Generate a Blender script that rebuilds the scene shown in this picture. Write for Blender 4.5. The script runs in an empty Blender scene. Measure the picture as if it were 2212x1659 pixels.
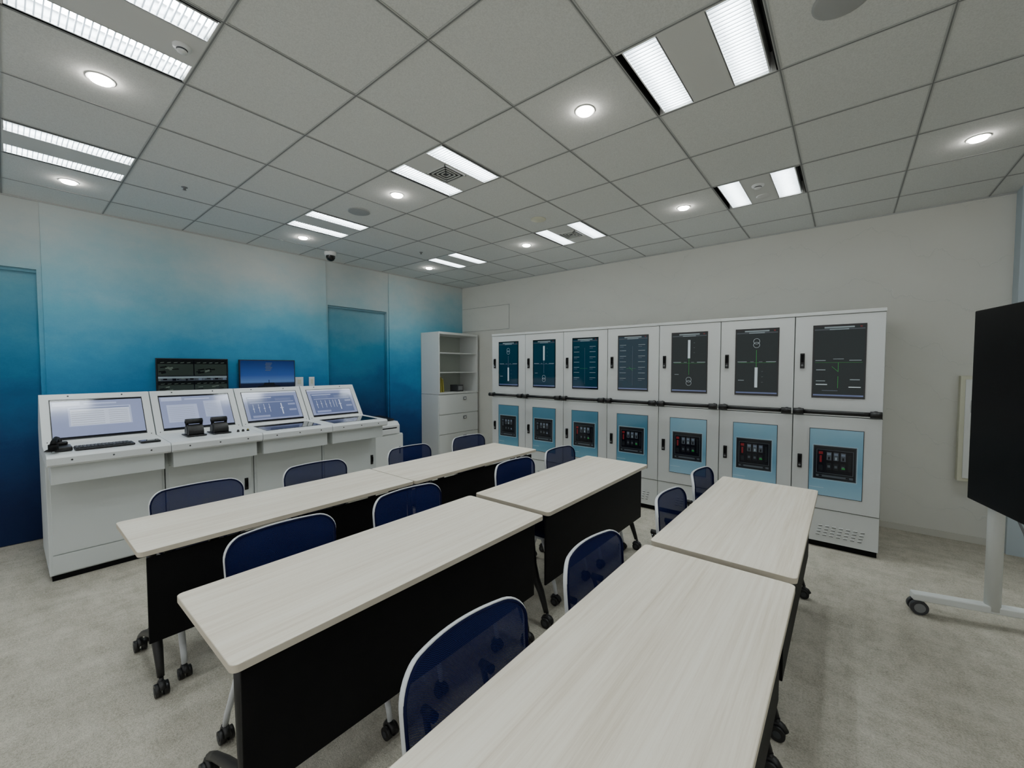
import bpy, bmesh, math, random
from mathutils import Vector, Matrix
random.seed(4)
scene = bpy.context.scene
COL = scene.collection

# ------------------------------------------------------------ materials
def lin(c):
    r = []
    for v in c[:3]:
        v = min(v, 255) / 255.0
        r.append(v / 12.92 if v <= 0.04045 else ((v + 0.055) / 1.055) ** 2.4)
    return (r[0], r[1], r[2], 1.0)

_M = {}
def mat(name, rgb, rough=0.5, metal=0.0, emit=None, es=0.0, spec=0.5, coat=0.0):
    if name in _M:
        return _M[name]
    m = bpy.data.materials.new(name)
    m.use_nodes = True
    b = m.node_tree.nodes['Principled BSDF']
    b.inputs['Base Color'].default_value = lin(rgb)
    b.inputs['Roughness'].default_value = rough
    b.inputs['Metallic'].default_value = metal
    b.inputs['Specular IOR Level'].default_value = spec
    b.inputs['Coat Weight'].default_value = coat
    if emit:
        b.inputs['Emission Color'].default_value = lin(emit)
        b.inputs['Emission Strength'].default_value = es
    _M[name] = m
    return m

def nodes_of(m):
    nt = m.node_tree
    return nt, nt.nodes, nt.links, nt.nodes['Principled BSDF']

def ramp(N, stops, interp='LINEAR'):
    r = N.new('ShaderNodeValToRGB')
    r.color_ramp.interpolation = interp
    e = r.color_ramp.elements
    while len(e) < len(stops):
        e.new(0.5)
    for i, (p, c) in enumerate(stops):
        e[i].position = p
        e[i].color = lin(c)
    return r

def math_node(N, L, op, a, b=None, c=None):
    n = N.new('ShaderNodeMath')
    n.operation = op
    for i, v in enumerate((a, b, c)):
        if v is None:
            continue
        if isinstance(v, (int, float)):
            n.inputs[i].default_value = v
        else:
            L.new(v, n.inputs[i])
    return n.outputs[0]

def noise(N, L, vec, scale, detail=3, rough=0.5, mapping=None):
    if mapping:
        mp = N.new('ShaderNodeMapping')
        mp.inputs['Scale'].default_value = mapping
        L.new(vec, mp.inputs['Vector'])
        vec = mp.outputs[0]
    n = N.new('ShaderNodeTexNoise')
    n.inputs['Scale'].default_value = scale
    n.inputs['Detail'].default_value = detail
    n.inputs['Roughness'].default_value = rough
    L.new(vec, n.inputs['Vector'])
    return n.outputs['Fac']

def blue_wall(name, dark=1.0, shift=0.0):
    m = mat(name, (200, 200, 200), 0.75, spec=0.2)
    nt, N, L, B = nodes_of(m)
    tc = N.new('ShaderNodeTexCoord')
    sp = N.new('ShaderNodeSeparateXYZ')
    L.new(tc.outputs['Object'], sp.inputs[0])
    n1 = noise(N, L, tc.outputs['Object'], 0.9, 6, 0.6, (1, 0.8, 1.6))
    n3 = noise(N, L, tc.outputs['Object'], 5.0, 5, 0.7, (1, 1, 1.2))
    n2 = noise(N, L, tc.outputs['Object'], 90, 2, 0.6)
    f = math_node(N, L, 'DIVIDE', sp.outputs['Z'], 3.0)
    a = math_node(N, L, 'MULTIPLY', math_node(N, L, 'SUBTRACT', n1, 0.5), 0.30)
    a = math_node(N, L, 'ADD', a, math_node(N, L, 'MULTIPLY', math_node(N, L, 'SUBTRACT', n3, 0.5), 0.09))
    b = math_node(N, L, 'MULTIPLY', math_node(N, L, 'SUBTRACT', n2, 0.5), 0.035)
    f = math_node(N, L, 'ADD', math_node(N, L, 'ADD', f, a), math_node(N, L, 'ADD', b, shift))
    st = [(0.0, (20, 38, 80)), (0.2, (24, 64, 114)), (0.36, (34, 102, 150)), (0.52, (62, 146, 184)),
          (0.66, (108, 177, 200)), (0.79, (160, 198, 209)), (0.91, (202, 213, 214)), (1.0, (220, 223, 219))]
    st = [(p, tuple(v * dark for v in c)) for p, c in st]
    r = ramp(N, st)
    L.new(f, r.inputs[0])
    L.new(r.outputs[0], B.inputs['Base Color'])
    return m

M_blue = blue_wall('blue_gradient_wall', 1.0, -0.045)
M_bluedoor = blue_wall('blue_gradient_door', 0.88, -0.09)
M_bluefill = blue_wall('blue_gradient_filler', 0.97, -0.01)

def make_white_wall():
    m = mat('white_mountain_wall', (220, 220, 214), 0.8, spec=0.2)
    nt, N, L, B = nodes_of(m)
    tc = N.new('ShaderNodeTexCoord')
    sp = N.new('ShaderNodeSeparateXYZ')
    L.new(tc.outputs['Object'], sp.inputs[0])
    n1 = noise(N, L, tc.outputs['Object'], 1.0, 9, 0.55, (1, 1, 0.4))
    f = math_node(N, L, 'ADD', math_node(N, L, 'MULTIPLY', sp.outputs['Z'], 2.6),
                  math_node(N, L, 'MULTIPLY', n1, 4.4))
    f = math_node(N, L, 'FRACT', f)
    r = ramp(N, [(0.0, (220, 220, 213)), (0.4, (222, 222, 215)), (0.955, (220, 220, 213)), (0.98, (212, 213, 206)), (1.0, (227, 227, 221))])
    L.new(f, r.inputs[0])
    L.new(r.outputs[0], B.inputs['Base Color'])
    return m
M_white = make_white_wall()

def make_carpet():
    m = mat('grey_carpet', (170, 168, 158), 0.95, spec=0.1)
    nt, N, L, B = nodes_of(m)
    tc = N.new('ShaderNodeTexCoord')
    o = tc.outputs['Object']
    a = noise(N, L, o, 4.2, 8, 0.8, (1, 2.3, 1))
    b = noise(N, L, o, 4.6, 8, 0.8, (2.4, 1, 1))
    c = noise(N, L, o, 110, 3, 0.9)
    mx = N.new('ShaderNodeMix')
    mx.inputs[0].default_value = 0.5
    L.new(a, mx.inputs[2]); L.new(b, mx.inputs[3])
    f = math_node(N, L, 'ADD', math_node(N, L, 'MULTIPLY', mx.outputs[0], 0.55), math_node(N, L, 'MULTIPLY', c, 0.45))
    r = ramp(N, [(0.38, (142, 137, 123)), (0.47, (172, 167, 153)), (0.53, (190, 185, 171)), (0.63, (210, 205, 192))])
    L.new(f, r.inputs[0])
    L.new(r.outputs[0], B.inputs['Base Color'])
    bp = N.new('ShaderNodeBump')
    bp.inputs['Strength'].default_value = 0.6
    bp.inputs['Distance'].default_value = 0.006
    L.new(noise(N, L, o, 200, 2, 0.6), bp.inputs['Height'])
    L.new(bp.outputs[0], B.inputs['Normal'])
    return m
M_carpet = make_carpet()

def make_ceiling():
    m = mat('ceiling_tile', (190, 190, 186), 0.95, spec=0.1)
    nt, N, L, B = nodes_of(m)
    tc = N.new('ShaderNodeTexCoord')
    a = noise(N, L, tc.outputs['Object'], 160, 3, 0.8)
    r = ramp(N, [(0.35, (206, 208, 206)), (0.6, (224, 226, 224))])
    L.new(a, r.inputs[0])
    L.new(r.outputs[0], B.inputs['Base Color'])
    return m
M_ceil = make_ceiling()

def make_wood():
    m = mat('pale_wood_laminate', (215, 210, 198), 0.38, spec=0.35)
    nt, N, L, B = nodes_of(m)
    tc = N.new('ShaderNodeTexCoord')
    oi = N.new('ShaderNodeObjectInfo')
    ad = N.new('ShaderNodeVectorMath'); ad.operation = 'ADD'
    cm = N.new('ShaderNodeCombineXYZ')
    L.new(math_node(N, L, 'MULTIPLY', oi.outputs['Random'], 30.0), cm.inputs[0])
    L.new(math_node(N, L, 'MULTIPLY', oi.outputs['Random'], 17.0), cm.inputs[1])
    L.new(tc.outputs['Object'], ad.inputs[0]); L.new(cm.outputs[0], ad.inputs[1])
    v = ad.outputs[0]
    a = noise(N, L, v, 1.0, 8, 0.75, (60, 1.4, 1))
    b = noise(N, L, v, 1.0, 3, 0.5, (9, 0.4, 1))
    f = math_node(N, L, 'ADD', math_node(N, L, 'MULTIPLY', a, 0.7), math_node(N, L, 'MULTIPLY', b, 0.3))
    r = ramp(N, [(0.34, (216, 204, 183)), (0.45, (232, 222, 204)), (0.54, (240, 232, 216)), (0.68, (246, 240, 227))])
    L.new(f, r.inputs[0])
    L.new(r.outputs[0], B.inputs['Base Color'])
    return m
M_wood = make_wood()

def make_mesh_fabric():
    m = mat('navy_mesh_fabric', (22, 32, 88), 0.95, spec=0.03)
    nt, N, L, B = nodes_of(m)
    tc = N.new('ShaderNodeTexCoord')
    ch = N.new('ShaderNodeTexChecker')
    ch.inputs['Scale'].default_value = 380
    L.new(tc.outputs['Object'], ch.inputs['Vector'])
    ch.inputs['Color1'].default_value = lin((7, 11, 36))
    ch.inputs['Color2'].default_value = lin((36, 45, 92))
    L.new(ch.outputs['Color'], B.inputs['Base Color'])
    tr = N.new('ShaderNodeBsdfTransparent')
    mx = N.new('ShaderNodeMixShader')
    L.new(math_node(N, L, 'MULTIPLY_ADD', ch.outputs['Fac'], 0.14, 0.03), mx.inputs[0])
    out = N['Material Output']
    L.new(B.outputs[0], mx.inputs[1]); L.new(tr.outputs[0], mx.inputs[2])
    L.new(mx.outputs[0], out.inputs['Surface'])
    return m
M_mesh = make_mesh_fabric()

def make_louver():
    m = mat('louver_white', (244, 246, 248), 0.4)
    nt, N, L, B = nodes_of(m)
    tr = N.new('ShaderNodeBsdfTranslucent')
    tr.inputs['Color'].default_value = (0.90, 0.95, 1.0, 1)
    mx = N.new('ShaderNodeMixShader')
    mx.inputs[0].default_value = 0.35
    out = N['Material Output']
    L.new(B.outputs[0], mx.inputs[1]); L.new(tr.outputs[0], mx.inputs[2])
    L.new(mx.outputs[0], out.inputs['Surface'])
    return m
M_louver = make_louver()

M_cab = mat('cabinet_grey_paint', (215, 218, 217), 0.4)
M_cabd = mat('cabinet_gap_dark', (70, 74, 78), 0.7)
M_console = mat('console_white_paint', (225, 229, 230), 0.38)
M_consoleb = mat('console_body_paint', (207, 212, 211), 0.45)
M_black = mat('black_plastic', (18, 18, 20), 0.45)
M_blackp = mat('black_panel', (9, 9, 11), 0.6, spec=0.15)
M_glass = mat('black_screen_glass', (8, 9, 11), 0.06, spec=0.5)
M_tvglass = mat('display_glass', (4, 4, 6), 0.45, spec=0.12)
M_tvcase = mat('display_case_black', (7, 7, 9), 0.5, spec=0.15)
M_whitep = mat('white_plastic', (228, 230, 230), 0.35)
M_frame = mat('chair_frame_white', (208, 211, 214), 0.35)
M_whitem = mat('white_steel', (226, 229, 227), 0.4)
M_shelfback = mat('shelf_back_green_grey', (188, 195, 186), 0.5)
M_navy = mat('navy_seat', (12, 17, 50), 0.85, spec=0.1)
M_edge = mat('table_edge', (206, 196, 178), 0.5)
M_grid = mat('grid_bar', (186, 188, 187), 0.6)
M_gridd = mat('grid_groove', (126, 128, 129), 0.8)
M_light = mat('tube_light', (255, 255, 255), 0.5, emit=(242, 250, 250), es=54.0)
M_down = mat('downlight_lens', (255, 255, 255), 0.5, emit=(255, 250, 242), es=95.0)
M_reflect = mat('light_reflector', (235, 238, 240), 0.3)
M_lpanel = mat('light_centre_panel', (212, 213, 211), 0.6)
M_base = mat('baseboard_grey', (206, 205, 196), 0.6)
M_grey = mat('mid_grey', (120, 122, 125), 0.5)
M_lgrey = mat('light_grey_plastic', (164, 166, 166), 0.5)
M_dgrey = mat('dark_grey', (52, 54, 58), 0.5)
M_beige = mat('beige_paint', (212, 212, 192), 0.5)
M_col = mat('pale_grey_blue_column', (184, 197, 205), 0.7)
M_yellow = mat('yellow_card', (164, 156, 70), 0.6)
M_cream = mat('cream_card', (196, 192, 170), 0.6)

def emat(name, rgb, s=0.6, rough=0.12, spec=0.4):
    return mat(name, rgb, rough, emit=rgb, es=s, spec=spec)
E_bg = emat('screen_dark_grey', (24, 33, 34), 0.25, 0.07, 0.35)
E_bgreflect = emat('screen_dark_wall_reflection', (10, 40, 54), 0.4, 0.07, 0.4)  # left upper screens: teal reflection of the blue wall painted into the colour
E_bar = emat('screen_header', (112, 124, 128), 0.45)
E_white = emat('screen_white', (160, 172, 176), 0.6)
E_green = emat('screen_green', (32, 112, 48), 0.7)
E_red = emat('screen_red', (96, 26, 30), 0.5)
E_relay = emat('relay_face', (26, 29, 33), 0.25)
E_relayf = emat('relay_frame', (132, 160, 172), 0.25)
E_btn = emat('relay_button', (60, 66, 72), 0.4)
E_lav = emat('screen_lavender', (126, 134, 166), 0.55)
E_lav2 = emat('screen_lavender_pane', (154, 162, 188), 0.65)
E_lav3 = emat('screen_window_pale', (176, 182, 198), 0.7)
E_navyb = emat('screen_slate', (86, 96, 130), 0.5)
E_line = emat('screen_line', (88, 98, 112), 0.4)
E_dark = emat('screen_black', (14, 16, 24), 0.2)
E_cctv = emat('screen_cctv', (42, 50, 46), 0.4)
E_cctv2 = emat('screen_cctv_bright', (84, 94, 87), 0.3)
E_cctv3 = emat('screen_cctv_dark', (20, 24, 25), 0.3)
E_yel = emat('screen_ochre', (78, 88, 92), 0.4)

def grad_screen(name, stops, s, rough=0.08):
    m = mat(name, (20, 40, 120), rough, spec=0.4)
    nt, N, L, B = nodes_of(m)
    tc = N.new('ShaderNodeTexCoord')
    sp = N.new('ShaderNodeSeparateXYZ')
    L.new(tc.outputs['Generated'], sp.inputs[0])
    r = ramp(N, stops)
    L.new(sp.outputs['Z'], r.inputs[0])
    L.new(r.outputs[0], B.inputs['Base Color'])
    L.new(r.outputs[0], B.inputs['Emission Color'])
    B.inputs['Emission Strength'].default_value = s
    return m
M_sea = grad_screen('sea_view_screen', [(0.0, (12, 16, 30)), (0.22, (18, 26, 52)), (0.27, (76, 106, 152)), (0.5, (38, 68, 126)), (1.0, (18, 38, 88))], 0.5, 0.15)
E_sky = grad_screen('screen_light_blue', [(0.0, (124, 158, 174)), (0.4, (92, 132, 152)), (1.0, (118, 158, 176))], 0.22)
E_skyreflect = grad_screen('screen_blue_wall_reflection', [(0.0, (98, 144, 162)), (0.35, (62, 110, 132)), (1.0, (72, 122, 144))], 0.16, 0.06)  # left lower screens: light blue deepened by a painted reflection of the blue wall

# ------------------------------------------------------------ mesh builder
class MB:
    def __init__(s, M=None):
        s.v = []; s.f = []; s.m = []; s.s = []; s.mats = []
        s.M = M or Matrix.Identity(4)
    def mi(s, m):
        if m not in s.mats:
            s.mats.append(m)
        return s.mats.index(m)
    def add(s, vs, fs, m, smooth=False):
        o = len(s.v)
        s.v += [s.M @ Vector(v) for v in vs]
        k = s.mi(m)
        for f in fs:
            s.f.append([i + o for i in f]); s.m.append(k); s.s.append(smooth)
    def box(s, x0, y0, z0, x1, y1, z1, m):
        vs = [(x0,y0,z0),(x1,y0,z0),(x1,y1,z0),(x0,y1,z0),(x0,y0,z1),(x1,y0,z1),(x1,y1,z1),(x0,y1,z1)]
        s.add(vs, [(0,3,2,1),(4,5,6,7),(0,1,5,4),(1,2,6,5),(2,3,7,6),(3,0,4,7)], m)
    def quad(s, pts, m):
        s.add(pts, [tuple(range(len(pts)))], m)
    def prism(s, poly, fn, a, b, m, smooth=False):
        n = len(poly)
        vs = [fn(u, v, a) for u, v in poly] + [fn(u, v, b) for u, v in poly]
        s.add(vs, [tuple(range(n))[::-1], tuple(range(n, 2*n))], m)
        s.add(vs, [(i, (i+1) % n, (i+1) % n + n, i + n) for i in range(n)], m, smooth)
    def cyl(s, p0, p1, r0, m, r1=None, n=20, caps=True):
        if r1 is None: r1 = r0
        p0 = Vector(p0); p1 = Vector(p1)
        d = (p1 - p0).normalized()
        a = d.orthogonal().normalized(); b = d.cross(a)
        vs = []
        for p, r in ((p0, r0), (p1, r1)):
            for i in range(n):
                t = 2*math.pi*i/n
                vs.append(p + (a*math.cos(t) + b*math.sin(t))*r)
        s.add(vs, [(i, (i+1) % n, (i+1) % n + n, i + n) for i in range(n)], m, True)
        if caps:
            s.add(vs, [tuple(range(n))[::-1], tuple(range(n, 2*n))], m)
    def ring(s, c, ro, ri, z0, z1, m, n=32):
        vs = []
        for r, z in ((ro, z0), (ri, z0), (ri, z1), (ro, z1)):
            for i in range(n):
                t = 2*math.pi*i/n
                vs.append((c[0]+r*math.cos(t), c[1]+r*math.sin(t), z))
        fs = []
        for k in range(4):
            for i in range(n):
                fs.append((k*n+i, k*n+(i+1) % n, ((k+1) % 4)*n+(i+1) % n, ((k+1) % 4)*n+i))
        s.add(vs, fs, m, False)
    def lathe(s, c, prof, m, n=28):
        vs = []
        for r, z in prof:
            for i in range(n):
                t = 2*math.pi*i/n
                vs.append((c[0]+r*math.cos(t), c[1]+r*math.sin(t), c[2]+z))
        fs = []
        for k in range(len(prof)-1):
            for i in range(n):
                fs.append((k*n+i, k*n+(i+1) % n, (k+1)*n+(i+1) % n, (k+1)*n+i))
        s.add(vs, fs, m, True)
    def tube(s, pts, r, m, n=10, closed=False, flat=1.0, up=None):
        pts = [Vector(p) for p in pts]
        N = len(pts)
        dirs = []
        for i in range(N):
            if closed:
                d = pts[(i+1) % N] - pts[i-1]
            else:
                d = pts[min(i+1, N-1)] - pts[max(i-1, 0)]
            dirs.append(d.normalized())
        a = Vector(up) if up else dirs[0].orthogonal()
        vs = []
        for i in range(N):
            d = dirs[i]
            a = (a - d*a.dot(d)).normalized()
            b = d.cross(a)
            rr = r[i] if isinstance(r, (list, tuple)) else r
            for k in range(n):
                t = 2*math.pi*k/n
                vs.append(pts[i] + a*math.cos(t)*rr + b*math.sin(t)*rr*flat)
        fs = []
        for i in range(N if closed else N-1):
            j = (i+1) % N
            for k in range(n):
                fs.append((i*n+k, i*n+(k+1) % n, j*n+(k+1) % n, j*n+k))
        s.add(vs, fs, m, True)
        if not closed:
            s.add(vs, [tuple(range(n))[::-1], tuple(range((N-1)*n, N*n))], m)
    def make(s, name, parent=None, bevel=0.0, seg=2, fixn=True):
        me = bpy.data.meshes.new(name)
        me.from_pydata([tuple(v) for v in s.v], [], s.f)
        for m in s.mats:
            me.materials.append(m)
        for i, p in enumerate(me.polygons):
            p.material_index = s.m[i]
            p.use_smooth = s.s[i]
        me.update()
        bm = bmesh.new(); bm.from_mesh(me)
        bmesh.ops.remove_doubles(bm, verts=bm.verts, dist=1e-6)
        if fixn:
            bmesh.ops.recalc_face_normals(bm, faces=bm.faces)
        bm.to_mesh(me); bm.free()
        ob = bpy.data.objects.new(name, me)
        COL.objects.link(ob)
        if parent:
            ob.parent = parent
        if bevel > 0:
            md = ob.modifiers.new('bevel', 'BEVEL')
            md.width = bevel; md.segments = seg
            md.limit_method = 'ANGLE'; md.angle_limit = math.radians(50)
            md.harden_normals = False
        return ob

def empty(name, loc, label, cat, rz=0.0, group=None):
    e = bpy.data.objects.new(name, None)
    e.empty_display_size = 0.1
    e.location = loc
    e.rotation_euler = (0, 0, rz)
    COL.objects.link(e)
    e['label'] = label; e['category'] = cat
    if group: e['group'] = group
    return e

def top(ob, label, cat, group=None):
    ob['label'] = label; ob['category'] = cat
    if group: ob['group'] = group
    return ob

def copy_tree(root, loc, label=None, rz=None):
    new = root.copy()
    COL.objects.link(new)
    new.location = loc
    if rz is not None: new.rotation_euler = (0, 0, rz)
    if label: new['label'] = label
    def rec(src, dst):
        for ch in src.children:
            c = ch.copy()
            COL.objects.link(c)
            c.parent = dst
            rec(ch, c)
    rec(root, new)
    return new

def structure(ob):
    ob['kind'] = 'structure'
    return ob

def rrect(x0, y0, x1, y1, r, n=6):
    pts = []
    for cx, cy, a0 in ((x1-r, y1-r, 0), (x0+r, y1-r, 90), (x0+r, y0+r, 180), (x1-r, y0+r, 270)):
        for i in range(n+1):
            t = math.radians(a0 + 90*i/n)
            pts.append((cx + r*math.cos(t), cy + r*math.sin(t)))
    return pts

# ------------------------------------------------------------ room shell
XL, YB, H = -5.51, 5.33, 2.997
XR, YF = 3.0, -3.0
mb = MB(); mb.box(XL-0.2, YF-0.1, -0.1, XR+0.1, YB+0.1, 0.0, M_carpet)
structure(mb.make('floor'))

CX = [-0.5875, -2.3725, -4.1575, 1.1975]
CY = [0.326, 2.134, 3.941, -1.481]
gx = [-0.29 - 0.595*k for k in range(-6, 9)]
gy = [0.025 + 0.6025*k for k in range(-5, 9)]
xs = sorted([XL] + [x for x in gx if XL+0.02 < x < XR] + [XR])
ys = sorted([YF] + [y for y in gy if YF+0.02 < y < YB-0.02] + [YB])
mb = MB()
for i in range(len(xs)-1):
    for j in range(len(ys)-1):
        cx = (xs[i]+xs[i+1])/2; cy = (ys[j]+ys[j+1])/2
        if any(abs(cx-a) < 0.1 for a in CX) and any(abs(cy-b) < 0.1 for b in CY):
            continue
        mb.quad([(xs[i], ys[j], H), (xs[i], ys[j+1], H), (xs[i+1], ys[j+1], H), (xs[i+1], ys[j], H)], M_ceil)
mb.box(XL-0.2, YF-0.1, H+0.2, XR+0.1, YB+0.1, H+0.25, M_ceil)
structure(mb.make('ceiling', fixn=False))
mb = MB()
for x in xs[1:-1]:
    mb.box(x-0.009, YF, H-0.003, x+0.009, YB, H-0.001, M_grid)
    mb.box(x-0.003, YF, H-0.0042, x+0.003, YB, H-0.0028, M_gridd)
for y in ys[1:-1]:
    mb.box(XL, y-0.009, H-0.0032, XR, y+0.009, H-0.0012, M_grid)
    mb.box(XL, y-0.003, H-0.0044, XR, y+0.003, H-0.003, M_gridd)
structure(mb.make('trim_1'))
mb = MB()
mb.box(XL, YB-0.012, H-0.012, XR, YB, H-0.0005, M_grid)
mb.box(XL, YF, H-0.012, XL+0.012, YB, H-0.0005, M_grid)
structure(mb.make('trim_2'))

# walls
mb = MB()
for a, b in ((YF, -0.75), (0.23, 2.78), (3.77, YB+0.1)):
    mb.box(XL-0.15, a, 0, XL, b, H, M_blue)
for a, b in ((-0.75, 0.23), (2.78, 3.77)):
    mb.box(XL-0.15, a, 2.40, XL-0.02, b, H, M_bluefill)
    mb.box(XL-0.15, a, 0, XL-0.02, a+0.03, 2.40, M_bluefill)
    mb.box(XL-0.15, b-0.03, 0, XL-0.02, b, 2.40, M_bluefill)
structure(mb.make('wall_left'))
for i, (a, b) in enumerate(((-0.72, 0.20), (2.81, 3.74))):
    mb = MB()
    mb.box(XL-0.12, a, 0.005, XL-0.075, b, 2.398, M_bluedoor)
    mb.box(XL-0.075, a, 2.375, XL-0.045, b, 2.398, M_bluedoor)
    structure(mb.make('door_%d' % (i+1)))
mb = MB(); mb.box(XL-0.2, YB, 0, XR+0.1, YB+0.12, H+0.2, M_white)
structure(mb.make('wall_back'))
mb = MB(); mb.box(XR, YF-0.1, 0, XR+0.1, YB, H+0.2, M_white)
structure(mb.make('wall_right'))
mb = MB(); mb.box(1.055, 5.17, 0, 1.75, YB-0.0005, H-0.001, M_col)
structure(mb.make('trim_3'))
mb = MB()
mb.box(XL, YB-0.012, 0, 1.055, YB-0.0005, 0.06, M_base)
structure(mb.make('baseboard_back'))
mb = MB()
mb.box(-5.50, YB-0.004, 2.19, -4.39, YB-0.0004, 2.60, M_white)
for a in (2.19, 2.597):
    mb.box(-5.50, YB-0.006, a, -4.39, YB-0.0035, a+0.004, M_gridd)
mb.box(-4.394, YB-0.006, 2.19, -4.39, YB-0.0035, 2.60, M_gridd)
structure(mb.make('trim_4'))

# ------------------------------------------------------------ ceiling lights
def build_light(cx, cy, kind):
    e = empty('ceiling_light', (cx, cy, H), 'square recessed ceiling light with two louvred tubes', 'ceiling light', group='recessed louvred ceiling lights')
    hx, hy = 0.2905, 0.294
    mb = MB()
    for (x0, y0, x1, y1) in ((-hx, -hy, -hx+0.006, hy), (hx-0.006, -hy, hx, hy)):
        mb.box(x0, y0, -0.004, x1, y1, 0.10, M_blackp)
    for (x0, y0, x1, y1) in ((-hx, -hy, hx, -hy+0.006), (-hx, hy-0.006, hx, hy)):
        mb.box(x0, y0, -0.004, x1, y1, 0.10, M_lpanel)
    mb.box(-hx, -hy, 0.095, hx, hy, 0.10, M_blackp)
    mb.make('housing', e)
    g = 0.016 if abs(cx+0.5875) > 0.1 else 0.034
    w = 0.155
    mb = MB()
    ci = hx - g - w
    mb.box(-ci, -hy+0.006, -0.004, ci, hy-0.006, 0.006, M_lpanel)
    mb.make('centre_panel', e)
    for sgn in (-1, 1):
        xa = sgn*(hx-g-w/2)
        mb = MB()
        for q in (-1, 1):
            xo = xa + q*w/2
            xi = xa + q*(w/2-0.02)
            mb.add([(xo, -hy+0.008, 0), (xo, hy-0.008, 0), (xi, hy-0.008, 0.055), (xi, -hy+0.008, 0.055)], [(0, 1, 2, 3)], M_reflect)
            mb.box(xo-0.003, -hy+0.008, -0.004, xo+0.003, hy-0.008, 0.07, M_reflect)
        n = 25
        for i in range(n):
            y = -hy+0.018 + (2*hy-0.036)*i/(n-1)
            mb.add([(xa-w/2, y-0.0026, 0.0), (xa+w/2, y-0.0026, 0.0), (xa+w/2, y-0.0008, 0.02), (xa-w/2, y-0.0008, 0.02),
                    (xa-w/2, y+0.0026, 0.0), (xa+w/2, y+0.0026, 0.0), (xa+w/2, y+0.0008, 0.02), (xa-w/2, y+0.0008, 0.02)],
                   [(0,1,2,3),(4,5,6,7),(0,1,5,4),(3,2,6,7)], M_louver)
        mb.make('louver', e)
        mb = MB()
        mb.quad([(xa-0.045, -hy+0.012, 0.042), (xa-0.045, hy-0.012, 0.042), (xa+0.045, hy-0.012, 0.042), (xa+0.045, -hy+0.012, 0.042)], M_light)
        mb.box(xa-0.055, -hy+0.01, 0.043, xa+0.055, hy-0.01, 0.06, M_reflect)
        mb.make('lamp', e, fixn=False)
    if kind == 'vent':
        mb = MB()
        for k, s_ in enumerate((0.105, 0.08, 0.055, 0.03)):
            t = 0.008
            z0, z1 = -0.012+0.001*k, -0.004
            for (x0, y0, x1, y1) in ((-s_, -s_, -s_+t, s_), (s_-t, -s_, s_, s_), (-s_, -s_, s_, -s_+t), (-s_, s_-t, s_, s_)):
                mb.box(x0, y0, z0, x1, y1, z1, M_lpanel)
        mb.box(-0.1, -0.1, -0.0055, 0.1, 0.1, -0.0042, M_dgrey)
        mb.make('air_vent', e)
        e['label'] = 'square recessed louvred ceiling light with central air vent'
    return e

kinds = {(1, 1): 'vent', (1, 2): 'vent'}
for i, cx in enumerate(CX):
    for j, cy in enumerate(CY):
        build_light(cx, cy, kinds.get((i, j), 'plain'))

def downlight(x, y):
    e = empty('downlight', (x, y, H), 'small round recessed ceiling downlight, lit', 'downlight', group='round ceiling downlights')
    mb = MB(); mb.ring((0, 0), 0.054, 0.044, -0.004, -0.0005, M_whitep); mb.make('trim_ring', e)
    mb = MB(); mb.lathe((0, 0, 0), [(0.044, -0.003), (0.040, -0.014), (0.024, -0.019), (0.0001, -0.020)], M_down); mb.make('lens', e)
for x, y in ((-2.96,0.35),(-4.76,0.36),(-1.19,2.12),(-2.98,2.13),(-4.76,2.15),(-4.77,3.95),(-2.99,3.95),(-1.19,3.94),(0.61,3.94)):
    downlight(x, y)

def disc(name, x, y, r, h, m, label, cat):
    mb = MB()
    mb.lathe((x, y, H), [(r, -0.0005), (r, -h*0.5), (r*0.9, -h), (0.0001, -h*1.02)], m)
    top(mb.make(name), label, cat)
disc('ceiling_speaker', -3.57, 2.13, 0.10, 0.008, M_lgrey, 'round grey flush ceiling speaker', 'speaker')
disc('ceiling_cover', -2.39, 3.35, 0.075, 0.008, M_beige, 'round beige flush ceiling cover', 'ceiling cover')
disc('ceiling_speaker', -0.05, 2.13, 0.10, 0.008, M_lgrey, 'round grey flush ceiling speaker', 'speaker')
for x, y in ((-4.19, 0.96), (-4.21, 3.36)):
    mb = MB()
    mb.lathe((x, y, H), [(0.022, 0.0), (0.020, -0.004), (0.009, -0.006), (0.009, -0.020), (0.014, -0.022), (0.0001, -0.025)], M_grey, 16)
    top(mb.make('sprinkler_head'), 'small grey metal sprinkler head in ceiling', 'sprinkler', 'ceiling sprinklers')
def detector(x, y, r):
    mb = MB()
    mb.lathe((x, y, H), [(r, -0.0045), (r*0.95, -0.014), (r*0.6, -0.018), (r*0.55, -0.030), (0.0001, -0.033)], M_whitep)
    mb.lathe((x, y, H), [(r*0.62, -0.0185), (r*0.58, -0.025)], M_dgrey)
    top(mb.make('smoke_detector'), 'small round white smoke detector on light panel', 'smoke detector', 'ceiling detectors')
detector(-0.5875, 3.83, 0.045)
detector(-2.3725, 0.55, 0.035)
disc('ceiling_cover', -0.5875, 4.09, 0.05, 0.012, M_lpanel, 'round pale flush cover on light panel', 'ceiling cover')

e = empty('security_camera', (-5.10, 2.64, H), 'white dome security camera with dark bubble', 'camera')
mb = MB(); mb.lathe((0, 0, 0), [(0.072, 0.0), (0.072, -0.03), (0.062, -0.045), (0.05, -0.046)], M_whitep); mb.make('housing', e)
mb = MB(); mb.lathe((0, 0, 0), [(0.054, -0.044), (0.054, -0.07), (0.040, -0.098), (0.018, -0.11), (0.0001, -0.112)], M_glass); mb.make('dome', e)

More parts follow.
